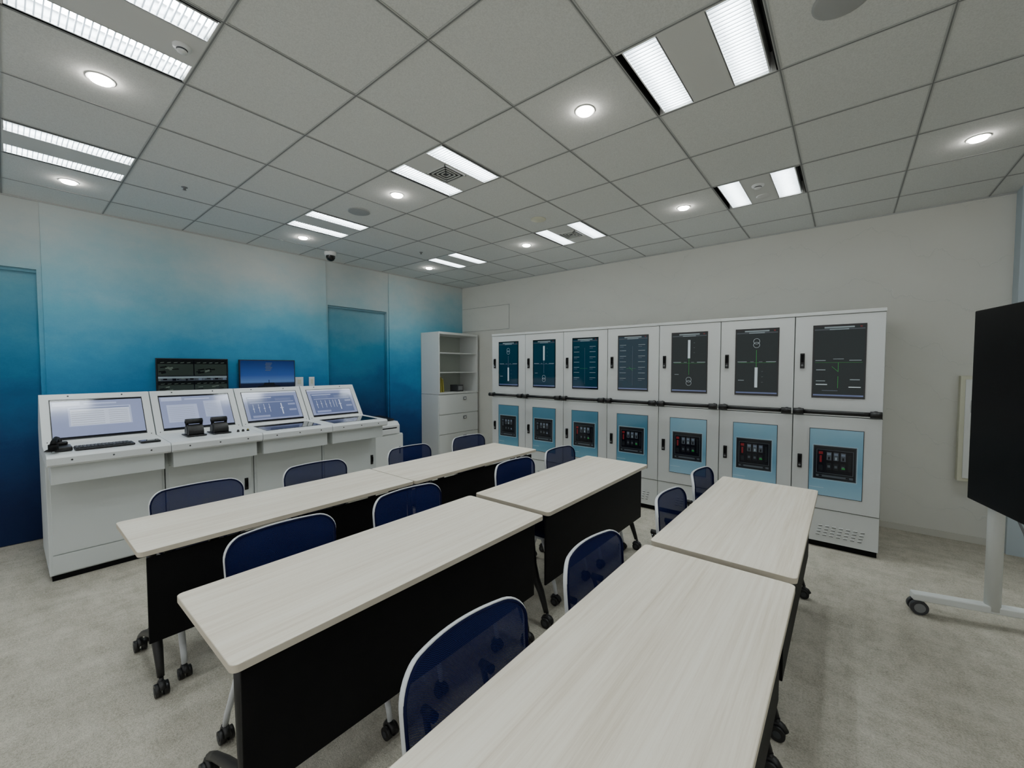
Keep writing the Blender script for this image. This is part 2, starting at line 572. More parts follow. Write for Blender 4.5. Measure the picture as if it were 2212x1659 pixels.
# ------------------------------------------------------------ switchgear cabinets
W7 = 0.5927
def screen_rects(mbx, x0, z0, w, h, y, items):
    for k, it in enumerate(items):
        u0, v0, u1, v1, m = it
        yy = y - 0.0006 - 0.00004*k
        mbx.quad([(x0+u0*w, yy, z0+v0*h), (x0+u1*w, yy, z0+v0*h), (x0+u1*w, yy, z0+v1*h), (x0+u0*w, yy, z0+v1*h)], m)

def circ(mbx, cx, cz, r, y, m, t=0.08, n=24):
    ro, ri = r, r*(1-t)
    vs = []
    for rr in (ro, ri):
        for i in range(n):
            a = 2*math.pi*i/n
            vs.append((cx+rr*math.cos(a), y, cz+rr*math.sin(a)))
    mbx.add(vs, [(i, (i+1) % n, (i+1) % n+n, i+n) for i in range(n)], m)

def build_cabinet(k):
    x = -3.917 + W7*k
    e = empty('switchgear_cabinet', (x, 4.37, 0), 'tall light grey switchgear cabinet with screens and handrail', 'cabinet', group='row of switchgear cabinets')
    W = W7
    mb = MB()
    mb.box(0.001, 0.022, 0.05, W-0.001, 0.93, 1.985, M_cab)
    mb.box(0.0012, 0.019, 0.05, W-0.0012, 0.0225, 1.984, M_cabd)
    mb.box(0.0, -0.004, 1.985, W, 0.935, 2.012, M_cab)
    mb.box(0.01, 0.03, 0.0, W-0.01, 0.92, 0.05, M_blackp)
    mb.make('body', e, 0.002)
    g = 0.003
    d1 = MB(); d1.box(g, 0, 1.135, W-g, 0.02, 1.982, M_cab)
    door1 = d1.make('door', e, 0.003)
    sc = MB()
    sx, sz, sw, sh = 0.128, 1.285, 0.35, 0.615
    sc.box(sx, -0.004, sz, sx+sw, 0.001, sz+sh, M_glass)
    it = [(0.03, 0.03, 0.97, 0.97, E_bgreflect if k < 4 else E_bg), (0.22, 0.952, 0.78, 0.972, E_bar), (0.03, 0.928, 0.97, 0.942, E_btn),
          (0.32, 0.928, 0.68, 0.942, E_bar), (0.03, 0.0301, 0.97, 0.05, E_navyb), (0.88, 0.955, 0.92, 0.97, E_red)]
    y = -0.004
    kd = ['tb', 'bt', 'list', 'list2', 'bt', 'tb', 'switch'][k]
    GL = E_green if k > 3 else E_line
    if kd in ('tb', 'bt'):
        it += [(0.495, 0.30, 0.505, 0.68, GL), (0.08, 0.49, 0.92, 0.493, GL),
               (0.06, 0.50, 0.28, 0.510, E_bar), (0.72, 0.50, 0.94, 0.510, E_bar), (0.36, 0.502, 0.44, 0.507, E_bar), (0.56, 0.502, 0.64, 0.507, E_bar)]
        if kd == 'tb':
            it += [(0.467, 0.12, 0.533, 0.42, E_white), (0.08, 0.22, 0.22, 0.230, E_bar), (0.62, 0.36, 0.66, 0.362, E_bar), (0.62, 0.28, 0.66, 0.282, E_bar), (0.62, 0.2, 0.66, 0.202, E_bar)]
        else:
            it += [(0.467, 0.57, 0.533, 0.87, E_white), (0.62, 0.82, 0.66, 0.822, E_bar), (0.62, 0.74, 0.66, 0.742, E_bar), (0.62, 0.66, 0.66, 0.662, E_bar), (0.1, 0.3, 0.22, 0.308, E_bar)]
    elif kd.startswith('list'):
        for r_ in range(7):
            v = 0.82 - 0.1*r_
            it += [(0.07, v, 0.28, v+0.008, E_bar), (0.68, v, 0.9, v+0.008, E_bar)]
            if r_ % 2 == 0:
                it += [(0.07, v-0.03, 0.2, v-0.025, E_line), (0.68, v-0.03, 0.8, v-0.025, E_line)]
        it += [(0.495, 0.1, 0.5, 0.8, E_line), (0.3, 0.40, 0.6, 0.403, E_green)]
    else:
        it += [(0.06, 0.485, 0.94, 0.488, E_green), (0.495, 0.14, 0.504, 0.3, E_green), (0.495, 0.36, 0.504, 0.485, E_green),
               (0.06, 0.51, 0.26, 0.520, E_bar), (0.7, 0.51, 0.92, 0.520, E_bar), (0.4, 0.53, 0.6, 0.537, E_bar), (0.08, 0.38, 0.26, 0.392, E_bar), (0.72, 0.25, 0.9, 0.262, E_bar),
               (0.08, 0.18, 0.3, 0.192, E_white), (0.7, 0.15, 0.92, 0.162, E_white), (0.08, 0.23, 0.26, 0.24, E_bar), (0.2, 0.1, 0.5, 0.106, E_line)]
    screen_rects(sc, sx, sz, sw, sh, y, it)
    if kd == 'tb':
        circ(sc, sx+sw*0.5, sz+sh*0.81, 0.026, y-0.0016, E_white)
        circ(sc, sx+sw*0.5, sz+sh*0.755, 0.026, y-0.0016, E_white)
    if kd == 'bt':
        circ(sc, sx+sw*0.5, sz+sh*0.22, 0.026, y-0.0016, E_white)
        circ(sc, sx+sw*0.5, sz+sh*0.165, 0.026, y-0.0016, E_white)
    if kd in ('switch', 'list2'):
        cx, cz = sx+sw*0.5, sz+sh*0.36
        sc.quad([(cx, y-0.0016, cz), (cx+0.002, y-0.0016, cz+0.002), (cx-0.041, y-0.0016, cz+0.045), (cx-0.043, y-0.0016, cz+0.043)], E_green)
    sc.make('screen', door1, fixn=False)
    def lock(z, par, hgt):
        h = MB()
        h.box(0.042, -0.012, z-hgt/2, 0.074, 0.001, z+hgt/2, M_black)
        h.box(0.048, -0.024, z-hgt*0.1, 0.068, -0.011, z+hgt*0.42, M_blackp)
        h.cyl((0.058, -0.018, z-hgt*0.3), (0.058, -0.011, z-hgt*0.3), 0.009, M_grey, n=12)
        h.make('handle', par, 0.003)
    lock(1.60, door1, 0.13)
    d2 = MB(); d2.box(g, 0, 0.337, W-g, 0.02, 1.129, M_cab)
    door2 = d2.make('door', e, 0.003)
    sc = MB()
    sx, sz, sw, sh = 0.122, 0.45, 0.36, 0.575
    sc.box(sx, -0.003, sz, sx+sw, 0.001, sz+sh, M_dgrey)
    y = -0.003
    rx0, rx1, rz0, rz1 = 0.10, 0.87, 0.26, 0.74
    it = [(0.012, 0.008, 0.988, 0.992, E_sky if k > 3 else E_skyreflect), (rx0-0.03, rz0-0.02, rx1+0.03, rz1+0.02, E_relayf), (rx0-0.015, rz0-0.01, rx1+0.015, rz1+0.01, E_btn), (rx0, rz0, rx1, rz1, E_relay)]
    R_ = E_red if k > 1 else E_btn
    it += [(0.15, 0.34, 0.83, 0.69, E_btn), (0.16, 0.345, 0.82, 0.685, E_dark), (0.21, 0.5, 0.25, 0.60, R_), (0.19, 0.62, 0.27, 0.66, R_), (0.19, 0.38, 0.27, 0.46, E_relay)]
    for a in range(3):
        u = 0.34+0.13*a
        it += [(u, 0.54, u+0.09, 0.66, E_btn), (u+0.01, 0.615, u+0.08, 0.645, E_line), (u+0.03, 0.55, u+0.06, 0.59, E_bar if a == 1 else E_dark), (u, 0.40, u+0.09, 0.50, E_relay), (u+0.02, 0.43, u+0.07, 0.465, E_btn)]
    it += [(0.62, 0.425, 0.68, 0.445, E_green if k > 1 else E_line), (0.74, 0.40, 0.79, 0.64, E_relay), (0.15, 0.285, 0.83, 0.315, E_btn), (0.2, 0.29, 0.26, 0.31, E_dark), (0.7, 0.29, 0.76, 0.31, E_dark), (0.03, 0.12, 0.3, 0.123, E_white)]
    screen_rects(sc, sx, sz, sw, sh, y, it)
    sc.make('screen', door2, fixn=False)
    lock(0.73, door2, 0.12)
    p = MB(); p.box(g, 0.004, 0.053, W-g, 0.02, 0.331, M_cab)
    for r_ in range(4):
        for c in range(7):
            cx = 0.185 + 0.046*c + 0.006*r_; cz = 0.115 + 0.026*r_
            p.tube([(cx, 0.003, cz), (cx+0.012, 0.001, cz+0.001), (cx+0.026, 0.003, cz+0.002)], 0.005, M_cab, n=6)
            p.box(cx, 0.0025, cz-0.008, cx+0.026, 0.0042, cz-0.004, M_cabd)
    p.make('vent_panel', e, fixn=True)
    hr = MB()
    z = 1.168; y = -0.065
    hr.cyl((0.03, y, z), (W-0.03, y, z), 0.018, M_black, n=16)
    for xx in (0.045, W-0.045):
        hr.cyl((xx, 0.001, z), (xx, y, z), 0.014, M_black, n=12)
        hr.cyl((xx-0.036, y, z), (xx+0.036, y, z), 0.026, M_black, n=16)
        hr.cyl((xx, 0.001, z), (xx, -0.008, z), 0.026, M_black, n=14)
    hr.make('handrail', e)
    return e
for k in range(7):
    build_cabinet(k)

# ------------------------------------------------------------ consoles
WC = 0.662
def build_console(k):
    y0 = 0.155 + WC*k
    e = empty('control_console', (-4.39, y0, 0), 'white control console with slanted screen and desk ledge', 'console', group='row of control consoles')
    W = WC
    fn = lambda u, v, t: (u, t, v)
    mb = MB()
    mb.box(-0.80, 0.004, 0.04, -0.005, W-0.004, 0.865, M_consoleb)
    mb.box(-0.78, 0.015, 0.0, -0.008, W-0.015, 0.04, M_blackp)
    mb.make('body', e, 0.003)
    mb = MB(); mb.box(-0.006, 0.022, 0.05, 0.006, W-0.022, 0.185, M_consoleb); mb.make('kick_panel', e, 0.002)
    mb = MB(); mb.box(-0.006, 0.022, 0.192, 0.006, W-0.022, 0.72, M_consoleb)
    d = mb.make('door', e, 0.002)
    if k in (1, 3):
        h = MB(); h.box(0.005, W-0.085, 0.39, 0.018, W-0.055, 0.50, M_black); h.box(0.017, W-0.08, 0.42, 0.03, W-0.06, 0.48, M_blackp)
        h.make('handle', d, 0.003)
    mb = MB(); mb.box(-0.2, 0.02, 0.735, 0.19, W-0.035, 0.862, M_consoleb)
    mb.make('drawer', e, 0.003)
    mb = MB()
    mb.prism([(-0.27, 0.866), (0.225, 0.866), (0.24, 0.88), (0.24, 0.925), (0.225, 0.942), (-0.27, 0.957)], fn, 0.002, W-0.002, M_console)
    for t in (0.12, 0.33, 0.54):
        mb.cyl((0.239, t, 0.905), (0.2425, t, 0.905), 0.006, M_dgrey, n=10)
    wt = mb.make('worktop', e, 0.006, 3)
    if k >= 2:
        gl = MB()
        gl.add([(-0.18, 0.065, 0.9585), (0.145, 0.065, 0.9485), (0.145, W-0.075, 0.9485), (-0.18, W-0.075, 0.9585),
                (-0.18, 0.065, 0.950), (0.145, 0.065, 0.940), (0.145, W-0.075, 0.940), (-0.18, W-0.075, 0.950)],
               [(0,1,2,3),(7,6,5,4),(0,1,5,4),(1,2,6,5),(2,3,7,6),(3,0,4,7)], M_glass)
        gl.make('touch_panel', wt)
    B0 = Vector((-0.275, 0, 0.955)); T0 = Vector((-0.52, 0, 1.325))
    mb = MB()
    mb.prism([(B0.x, 0.86), (B0.x, B0.z), (T0.x, T0.z), (T0.x-0.04, T0.z), (-0.80, 1.05), (-0.80, 0.86)], fn, 0.004, W-0.004, M_console)
    s = (T0-B0).normalized(); L_ = (T0-B0).length
    n = Vector((s.z, 0, -s.x))
    for t in (0.16, 0.48):
        p = B0 + s*(L_-0.02) + Vector((0, t, 0))
        mb.cyl(p, p+n*0.004, 0.006, M_dgrey, n=10)
    for t in (0.03, W-0.03):
        p = B0 + s*(0.02) + Vector((0, t, 0))
        mb.cyl(p, p+n*0.003, 0.004, M_dgrey, n=10)
    mb.make('hood', e, 0.008, 3)
    Mx = Matrix((( 0, s.x, n.x, B0.x), (1, 0, 0, 0.0), (0, s.z, n.z, B0.z), (0, 0, 0, 1)))
    sc = MB(Mx)
    u0, v0, w, h = 0.06, 0.035, 0.54, 0.352
    sc.box(u0-0.006, v0-0.006, -0.002, u0+w+0.006, v0+h+0.006, 0.003, M_black)
    items = []
    if k < 2:
        items = [(0.0, 0.05, 1, 1, E_lav), (0.0, 0.965, 1, 1, E_dark), (0.0, 0.0, 1, 0.05, E_dark),
                 (0.02, 0.84, 0.3, 0.95, E_lav2), (0.34, 0.86, 0.7, 0.9, E_lav2)]
        if k == 0:
            items += [(0.17, 0.3, 0.86, 0.8, E_lav2), (0.19, 0.32, 0.84, 0.74, E_lav3)]
            for r_ in range(7):
                items.append((0.2, 0.34+0.055*r_, 0.55, 0.342+0.055*r_+0.004, E_line))
                items.append((0.6, 0.34+0.055*r_, 0.82, 0.342+0.055*r_+0.004, E_line))
            items.append((0.19, 0.745, 0.84, 0.765, E_navyb))
        else:
            items += [(0.08, 0.2, 0.5, 0.72, E_lav2), (0.6, 0.3, 0.86, 0.8, E_lav2)]
            for r_ in range(8):
                items.append((0.1, 0.25+0.055*r_, 0.45, 0.254+0.055*r_, E_line))
                items.append((0.62, 0.34+0.05*r_, 0.8, 0.344+0.05*r_, E_line))
    else:
        items = [(0.0, 0.03, 1, 1, E_lav), (0.0, 0.0, 1, 0.045, E_dark), (0.06, 0.1, 0.94, 0.84, E_navyb), (0.08, 0.78, 0.5, 0.81, E_lav2),
                 (0.0, 0.95, 1, 1, E_lav3), (0.1, 0.62, 0.9, 0.65, E_lav)]
        for r_ in range(5):
            items.append((0.1, 0.68+0.018*r_, 0.42+0.05*(r_ % 2), 0.684+0.018*r_, E_lav))
            items.append((0.56, 0.68+0.018*r_, 0.86, 0.684+0.018*r_, E_lav))
        for c in range(4):
            uu = 0.14+0.095*c
            items += [(uu, 0.3, uu+0.007, 0.58, E_lav3), (uu-0.012, 0.42+0.03*(c % 2), uu+0.018, 0.435+0.03*(c % 2), E_lav3)]
        items += [(0.64, 0.2, 0.66, 0.58, E_lav3), (0.62, 0.4, 0.68, 0.43, E_lav2), (0.78, 0.5, 0.92, 0.56, E_lav), (0.78, 0.3, 0.92, 0.36, E_lav),
                  (0.1, 0.13, 0.4, 0.2, E_lav)]
        if k == 3:
            items += [(0.5, 0.3, 0.507, 0.58, E_lav3), (0.56, 0.3, 0.567, 0.58, E_lav3)]
    for q, (a, b, c, d_, m) in enumerate(items):
        z = 0.0034 + 0.00005*q
        sc.quad([(u0+a*w, v0+b*h, z), (u0+c*w, v0+b*h, z), (u0+c*w, v0+d_*h, z), (u0+a*w, v0+d_*h, z)], m)
    sc.make('screen', e, fixn=False)
    return e
for k in range(4):
    build_console(k)

def deskz(x):
    lx = x + 4.39
    return 0.957 - (lx+0.27)*(0.015/0.495)
e = empty('keyboard', (-4.33, 0.46, deskz(-4.33)+0.001), 'black computer keyboard on console ledge', 'keyboard')
mb = MB(); mb.box(-0.075, -0.16, 0.001, 0.075, 0.16, 0.014, M_black); mb.make('case', e, 0.004)
mb = MB()
for i in range(5):
    for j in range(15):
        x = -0.058+0.0245*i; y = -0.147+0.0197*j
        mb.box(x-0.009, y-0.0085, 0.014, x+0.009, y+0.0085, 0.02, M_dgrey)
k_ = mb.make('keys', e, 0.0015); k_['kind'] = 'stuff'
mb = MB(); mb.box(-4.38, 0.655, deskz(-4.38)+0.0005, -4.27, 0.775, deskz(-4.38)+0.012, M_black)
mb.box(-4.372, 0.663, deskz(-4.38)+0.012, -4.30, 0.767, deskz(-4.38)+0.0135, M_glass)
top(mb.make('trackpad', None, 0.002), 'flat black trackpad beside the keyboard', 'trackpad')
e = empty('telephone_handset', (-4.36, 0.245, deskz(-4.36)+0.001), 'black telephone handset on a cradle with cord', 'telephone')
mb = MB(); mb.box(-0.09, -0.045, 0.0, 0.08, 0.045, 0.03, M_black); mb.box(-0.08, -0.03, 0.03, -0.04, 0.03, 0.055, M_black); mb.make('cradle', e, 0.008)
mb = MB()
mb.tube([(-0.12, -0.02, 0.055), (-0.08, -0.02, 0.075), (0.0, -0.03, 0.09), (0.08, -0.045, 0.075), (0.12, -0.05, 0.05)], [0.02, 0.016, 0.013, 0.016, 0.02], M_blackp, n=12)
mb.cyl((-0.12, -0.02, 0.065), (-0.115, -0.02, 0.03), 0.026, M_blackp)
mb.cyl((0.12, -0.05, 0.06), (0.115, -0.05, 0.02), 0.026, M_blackp)
mb.make('handset', e)
mb = MB()
pts = []
for i in range(90):
    t = i/89
    bx = 0.11 - 0.02*t; by = -0.05 - 0.035*math.sin(math.pi*t)
    a = t*2*math.pi*18
    pts.append((bx-0.1*t + 0.006*math.cos(a), by + 0.006*math.sin(a), 0.012+0.005*math.sin(a)))
mb.tube(pts, 0.0022, M_black, n=5); mb.make('cord', e)
def lever(x, y):
    e = empty('control_lever', (x, y, deskz(x)+0.001), 'black twin-grip control lever on console ledge', 'control lever', group='console control levers')
    mb = MB(); mb.box(-0.10, -0.07, 0.0, 0.09, 0.07, 0.010, M_black); mb.make('base_plate', e, 0.004)
    mb = MB()
    prof = [(-0.062, 0.010), (0.062, 0.010)] + [(0.066*math.cos(math.radians(a)), 0.035+0.062*math.sin(math.radians(a))) for a in range(0, 181, 15)]
    mb.prism(prof, lambda u, v, t: (u, t, v), -0.055, 0.055, M_black, True)
    for yy in (-0.059, 0.056):
        mb.cyl((0, yy, 0.048), (0, yy+0.003, 0.048), 0.034, M_dgrey, n=20)
    mb.make('housing', e, 0.005)
    mb = MB()
    mb.tube([(0.0, -0.045, 0.085), (-0.005, -0.056, 0.115), (-0.008, 0.0, 0.13), (-0.005, 0.056, 0.115), (0.0, 0.045, 0.085)], 0.015, M_blackp, n=10)
    mb.cyl((-0.008, -0.06, 0.123), (-0.008, 0.06, 0.123), 0.023, M_black)
    mb.make('handle', e)
lever(-4.42, 1.03); lever(-4.42, 1.215)
for i, yy in enumerate((1.345, 1.385, 1.425)):
    z = deskz(-4.36)
    mb = MB(); mb.cyl((-4.36, yy, z), (-4.36, yy, z+0.012), 0.011, M_black, n=16)
    mb.cyl((-4.36, yy, z+0.012), (-4.36, yy, z+0.02), 0.008, M_yellow if i == 2 else M_dgrey, n=16)
    top(mb.make('push_button'), 'small black push button on console ledge', 'button', 'console push buttons')

# ------------------------------------------------------------ wall monitors
def monitor(y0, y1, z0, z1, which, label):
    e = empty('wall_monitor', (XL, (y0+y1)/2, z0), label, 'monitor')
    w = (y1-y0)/2; h = z1-z0
    mb = MB(); mb.box(0.025, -w, 0, 0.055, w, h, M_black); mb.box(0.0005, -0.12, 0.08, 0.026, 0.12, h-0.08, M_dgrey); mb.make('case', e, 0.003)
    sc = MB()
    iw = w-0.01
    X = 0.0555
    def P(a, b, k):
        return (X + 0.00008*k, -iw+2*iw*a, 0.01+(h-0.02)*b)
    def q(a, b, c, d, m, k=0):
        sc.quad([P(a, b, k), P(c, b, k), P(c, d, k), P(a, d, k)], m)
    if which == 0:
        q(0, 0, 1, 1, E_dark)
        k = 1
        for i in range(2):
            for (b, t) in ((0.01, 0.36), (0.53, 0.99)):
                a = 0.005+0.5*i
                q(a, b, a+0.485, t, E_cctv, k); k += 1
                q(a, b+(t-b)*0.72, a+0.485, t, E_cctv3, k); k += 1
                for r_ in range(5):
                    uu = a+0.03+0.09*r_
                    sc.quad([P(uu, b+(t-b)*0.78, k), P(uu+0.05, b+(t-b)*0.80, k), P(uu+0.06, b+(t-b)*0.84, k), P(uu+0.01, b+(t-b)*0.82, k)], E_cctv2); k += 1
                for r_ in range(7):
                    uu = a+random.uniform(0.01, 0.36); vv = b+(t-b)*random.uniform(0.08, 0.5); ww = random.uniform(0.05, 0.11); hh = (t-b)*random.uniform(0.08, 0.2)
                    sc.quad([P(uu, vv, k), P(uu+ww, vv+hh*0.3, k), P(uu+ww*0.9, vv+hh, k), P(uu-0.005, vv+hh*0.6, k)], random.choice([E_cctv3, E_cctv3, E_cctv2, E_dark])); k += 1
        q(0.005, 0.375, 0.99, 0.515, E_btn, k); k += 1
        q(0.005, 0.45, 0.99, 0.50, E_bar, k); k += 1
        for r_ in range(16):
            uu = 0.01+0.061*r_
            q(uu, 0.385+0.02*(r_ % 3), uu+0.03+0.02*(r_ % 2), 0.43+0.02*(r_ % 2), random.choice([E_cctv2, E_cctv3, E_line, E_dark]), k); k += 1
    else:
        q(0, 0, 1, 1, M_sea)
        s2 = [(0.3, 0.0), (0.72, 0.0), (0.72, 0.12), (0.62, 0.16), (0.6, 0.24), (0.42, 0.24), (0.40, 0.16), (0.3, 0.12)]
        sc.quad([P(a, b, 5) for a, b in s2], E_dark)
        q(0.5, 0.24, 0.51, 0.34, E_dark, 5)
        for r_ in range(6):
            q(0.44+0.01*(r_ % 2), 0.66+0.05*r_, 0.54+0.015*(r_ % 3), 0.68+0.05*r_, E_yel, 5)
    sc.make('screen', e, fixn=False)
monitor(0.97, 1.60, 1.255, 1.64, 0, 'black wall monitor showing grid of security camera views')
monitor(1.71, 2.33, 1.265, 1.635, 1, 'black wall monitor showing blue sea view')
for yy, r in ((2.40, 0.05), (2.56, 0.035)):
    mb = MB(); mb.box(XL+0.0005, yy-r, 1.30, XL+0.014, yy+r, 1.42, M_whitep)
    mb.box(XL+0.014, yy-r*0.45, 1.33, XL+0.017, yy+r*0.45, 1.39, M_beige)
    top(mb.make('wall_switch', None, 0.003), 'small white wall switch plate beside monitors', 'switch', 'wall switch plates')

# ------------------------------------------------------------ printer and stand
mb_e = empty('printer_stand', (-5.10, 3.26, 0), 'low white cabinet carrying a printer', 'cabinet')
mb = MB(); mb.box(-0.24, -0.27, 0.03, 0.23, 0.27, 0.62, M_whitem); mb.box(-0.22, -0.25, 0.0, 0.2, 0.25, 0.03, M_dgrey); mb.make('body', mb_e, 0.004)
mb = MB(); mb.box(0.23, -0.265, 0.04, 0.246, 0.265, 0.61, M_whitem); dd = mb.make('door', mb_e, 0.003)
mb = MB(); mb.box(0.246, 0.2, 0.34, 0.258, 0.22, 0.44, M_grey); mb.make('handle', dd, 0.003)
e = empty('printer', (-5.08, 3.25, 0.62), 'white desktop printer with black scanner lid', 'printer')
mb = MB()
mb.prism([(-0.22, 0.0), (0.22, 0.0), (0.22, 0.12), (0.17, 0.17), (-0.22, 0.19)], lambda u, v, t: (u, t, v), -0.23, 0.23, M_whitep)
mb.make('body', e, 0.01, 3)
mb = MB(); mb.prism([(-0.2, 0.191), (0.13, 0.178), (0.13, 0.20), (-0.2, 0.225)], lambda u, v, t: (u, t, v), -0.2, 0.2, M_black); mb.make('scanner_lid', e, 0.006)
mb = MB(); mb.box(0.22, -0.18, 0.01, 0.232, 0.18, 0.07, M_whitep); mb.box(0.2185, -0.18, 0.078, 0.222, 0.18, 0.095, M_black); mb.make('paper_tray', e, 0.002)

# ------------------------------------------------------------ bookshelf cabinet
e = empty('storage_cabinet', (-5.505, 4.375, 0), 'tall white steel cabinet with open shelves over drawers', 'cabinet')
DW, DD, DH = 0.895, 0.445, 2.12
mb = MB(); t = 0.018
mb.box(0, 0, 1.12, 0.01, DW, DH, M_shelfback)
mb.box(0, 0, 1.11, DD, t, DH, M_whitem); mb.box(0, DW-t, 1.11, DD, DW, DH, M_whitem)
mb.box(0, t, DH-0.035, DD, DW-t, DH, M_whitem); mb.box(0, t, 1.11, DD, DW-t, 1.135, M_whitem)
mb.box(0, 0, 0.03, DD-0.02, DW, 1.105, M_whitem); mb.box(0.02, 0.01, 0, DD-0.03, DW-0.01, 0.03, M_dgrey)
mb.make('body', e, 0.002)
for z in (1.455, 1.775):
    mb = MB(); mb.box(0.012, t, z, DD-0.02, DW-t, z+0.014, M_whitem); mb.make('shelf', e, 0.002)
for z in (0.78, 0.455, 0.05):
    hgt = 0.32 if z > 0.1 else 0.40
    mb = MB(); mb.box(DD-0.019, 0.006, z, DD, DW-0.006, z+hgt-0.006 if z > 0.1 else z+0.398, M_whitem); dr = mb.make('drawer', e, 0.003)
    mb = MB(); mb.box(DD, 0.53, z+hgt-0.1, DD+0.012, 0.60, z+hgt-0.05, M_grey); mb.box(DD+0.012, 0.545, z+hgt-0.09, DD+0.016, 0.585, z+hgt-0.065, M_whitep); mb.make('handle', dr, 0.002)
X0, Y0 = -5.505, 4.375
def shelf_book(y, w, h, z, m, tilt, label):
    mb = MB()
    mb.box(-0.11, -w/2, 0, 0.11, w/2, h, m)
    mb.box(-0.105, -w/2+0.002, h, 0.109, w/2-0.002, h+0.001, M_whitep)
    o = mb.make('file_folder', None, 0.002)
    o.location = (X0+0.22, Y0+y, z+0.001 + abs(math.sin(tilt))*w/2)
    o.rotation_euler = (tilt, 0, 0)
    top(o, label, 'folder', 'folders on the open shelf')
shelf_book(0.10, 0.03, 0.24, 1.135, M_cream, 0.0, 'cream cardboard file folder on shelf')
shelf_book(0.145, 0.022, 0.25, 1.135, M_yellow, 0.0, 'yellow cardboard file folder on shelf')
shelf_book(0.20, 0.025, 0.22, 1.135, M_yellow, 0.1, 'yellow cardboard file folder leaning on shelf')
mb = MB(); mb.box(X0+0.2, Y0+0.46, 1.136, X0+0.38, Y0+0.60, 1.25, M_dgrey); mb.box(X0+0.38, Y0+0.48, 1.16, X0+0.384, Y0+0.58, 1.23, M_grey)
top(mb.make('device_box', None, 0.006), 'small dark electronic device box on shelf', 'box')

# ------------------------------------------------------------ wall box
e = empty('distribution_box', (0.77, YB, 0.55), 'beige steel electrical box mounted on white wall', 'electrical box')
mb = MB(); mb.box(0, -0.085, 0, 0.27, 0.0, 0.92, M_beige); mb.make('body', e, 0.003)
mb = MB(); mb.box(0.03, -0.094, 0.03, 0.24, -0.085, 0.89, M_whitem); dd = mb.make('door', e, 0.003)
mb = MB(); mb.box(0.21, -0.106, 0.42, 0.235, -0.094, 0.52, M_grey); mb.make('handle', dd, 0.002)

# ------------------------------------------------------------ tables
def caster(parent, x, y, m=M_black, r=0.03, top_z=0.085):
    mb = MB()
    for q in (-1, 1):
        mb.cyl((x, y+q*0.006, r), (x, y+q*0.026, r), r, m, n=20)
        mb.cyl((x, y+q*0.026, r), (x, y+q*0.028, r), r*0.5, M_dgrey, n=14)
    mb.tube([(x-0.03, y, r+0.008), (x-0.018, y, r+0.026), (x, y, r+0.034), (x+0.018, y, r+0.026), (x+0.03, y, r+0.008)], 0.013, m, n=8)
    mb.cyl((x, y, r+0.02), (x, y, top_z), 0.009, m, n=12)
    return mb.make('caster', parent)

TW, TL = 0.58, 1.5
def build_table():
    e = empty('training_table', (0, 0, 0), 'pale wood-top training table with black panel and legs', 'table', group='training tables')
    mb = MB()
    mb.prism(rrect(-TW/2, -TL/2, TW/2, TL/2, 0.022), lambda u, v, t: (u, v, t), 0.698, 0.7195, M_edge)
    mb.add([(u, v, 0.7202) for u, v in rrect(-TW/2+0.002, -TL/2+0.002, TW/2-0.002, TL/2-0.002, 0.02)], [tuple(range(28))], M_wood)
    mb.make('tabletop', e, 0.0, fixn=False)
    mb = MB()
    mb.box(-0.02, -TL/2+0.1, 0.655, 0.02, TL/2-0.1, 0.6975, M_black)
    mb.box(0.16, -TL/2+0.1, 0.665, 0.2, TL/2-0.1, 0.6975, M_black)
    for s_ in (-1, 1):
        yy = s_*(TL/2-0.12)
        mb.box(-0.2, yy-0.02, 0.672, 0.24, yy+0.02, 0.6975, M_black)
    for yy in (-0.45, 0.0, 0.45):
        mb.box(0.20, yy-0.02, 0.65, 0.236, yy+0.02, 0.6975, M_black)
    mb.make('frame', e, 0.003)
    mb = MB(); mb.box(0.236, -TL/2+0.035, 0.27, 0.248, TL/2-0.035, 0.672, M_blackp)
    mb.make('modesty_panel', e, 0.003)
    for s_ in (-1, 1):
        yy = s_*(TL/2-0.075)
        mb = MB()
        mb.tube([(0.11, yy, 0.675), (0.115, yy, 0.5), (0.13, yy, 0.35), (0.15, yy, 0.26), (0.185, yy, 0.2), (0.21, yy, 0.13), (0.225, yy, 0.085)], [0.02, 0.02, 0.021, 0.024, 0.021, 0.017, 0.015], M_black, n=10, flat=0.8)
        mb.tube([(0.145, yy, 0.27), (0.08, yy, 0.235), (-0.05, yy, 0.185), (-0.18, yy, 0.125), (-0.245, yy, 0.085)], [0.022, 0.02, 0.018, 0.016, 0.015], M_black, n=10, flat=0.8)
        lg = mb.make('leg', e)
        caster(lg, 0.232, yy); caster(lg, -0.255, yy)
    return e
T0_ = build_table()
tabs = [(-2.70, 1.095), (-2.69, 2.60), (-1.575, 1.115), (-1.58, 2.665), (-0.42, 1.11), (-0.42, 2.66)]
T0_.location = (tabs[0][0], tabs[0][1], 0)
for x, y in tabs[1:]:
    copy_tree(T0_, (x, y, 0))

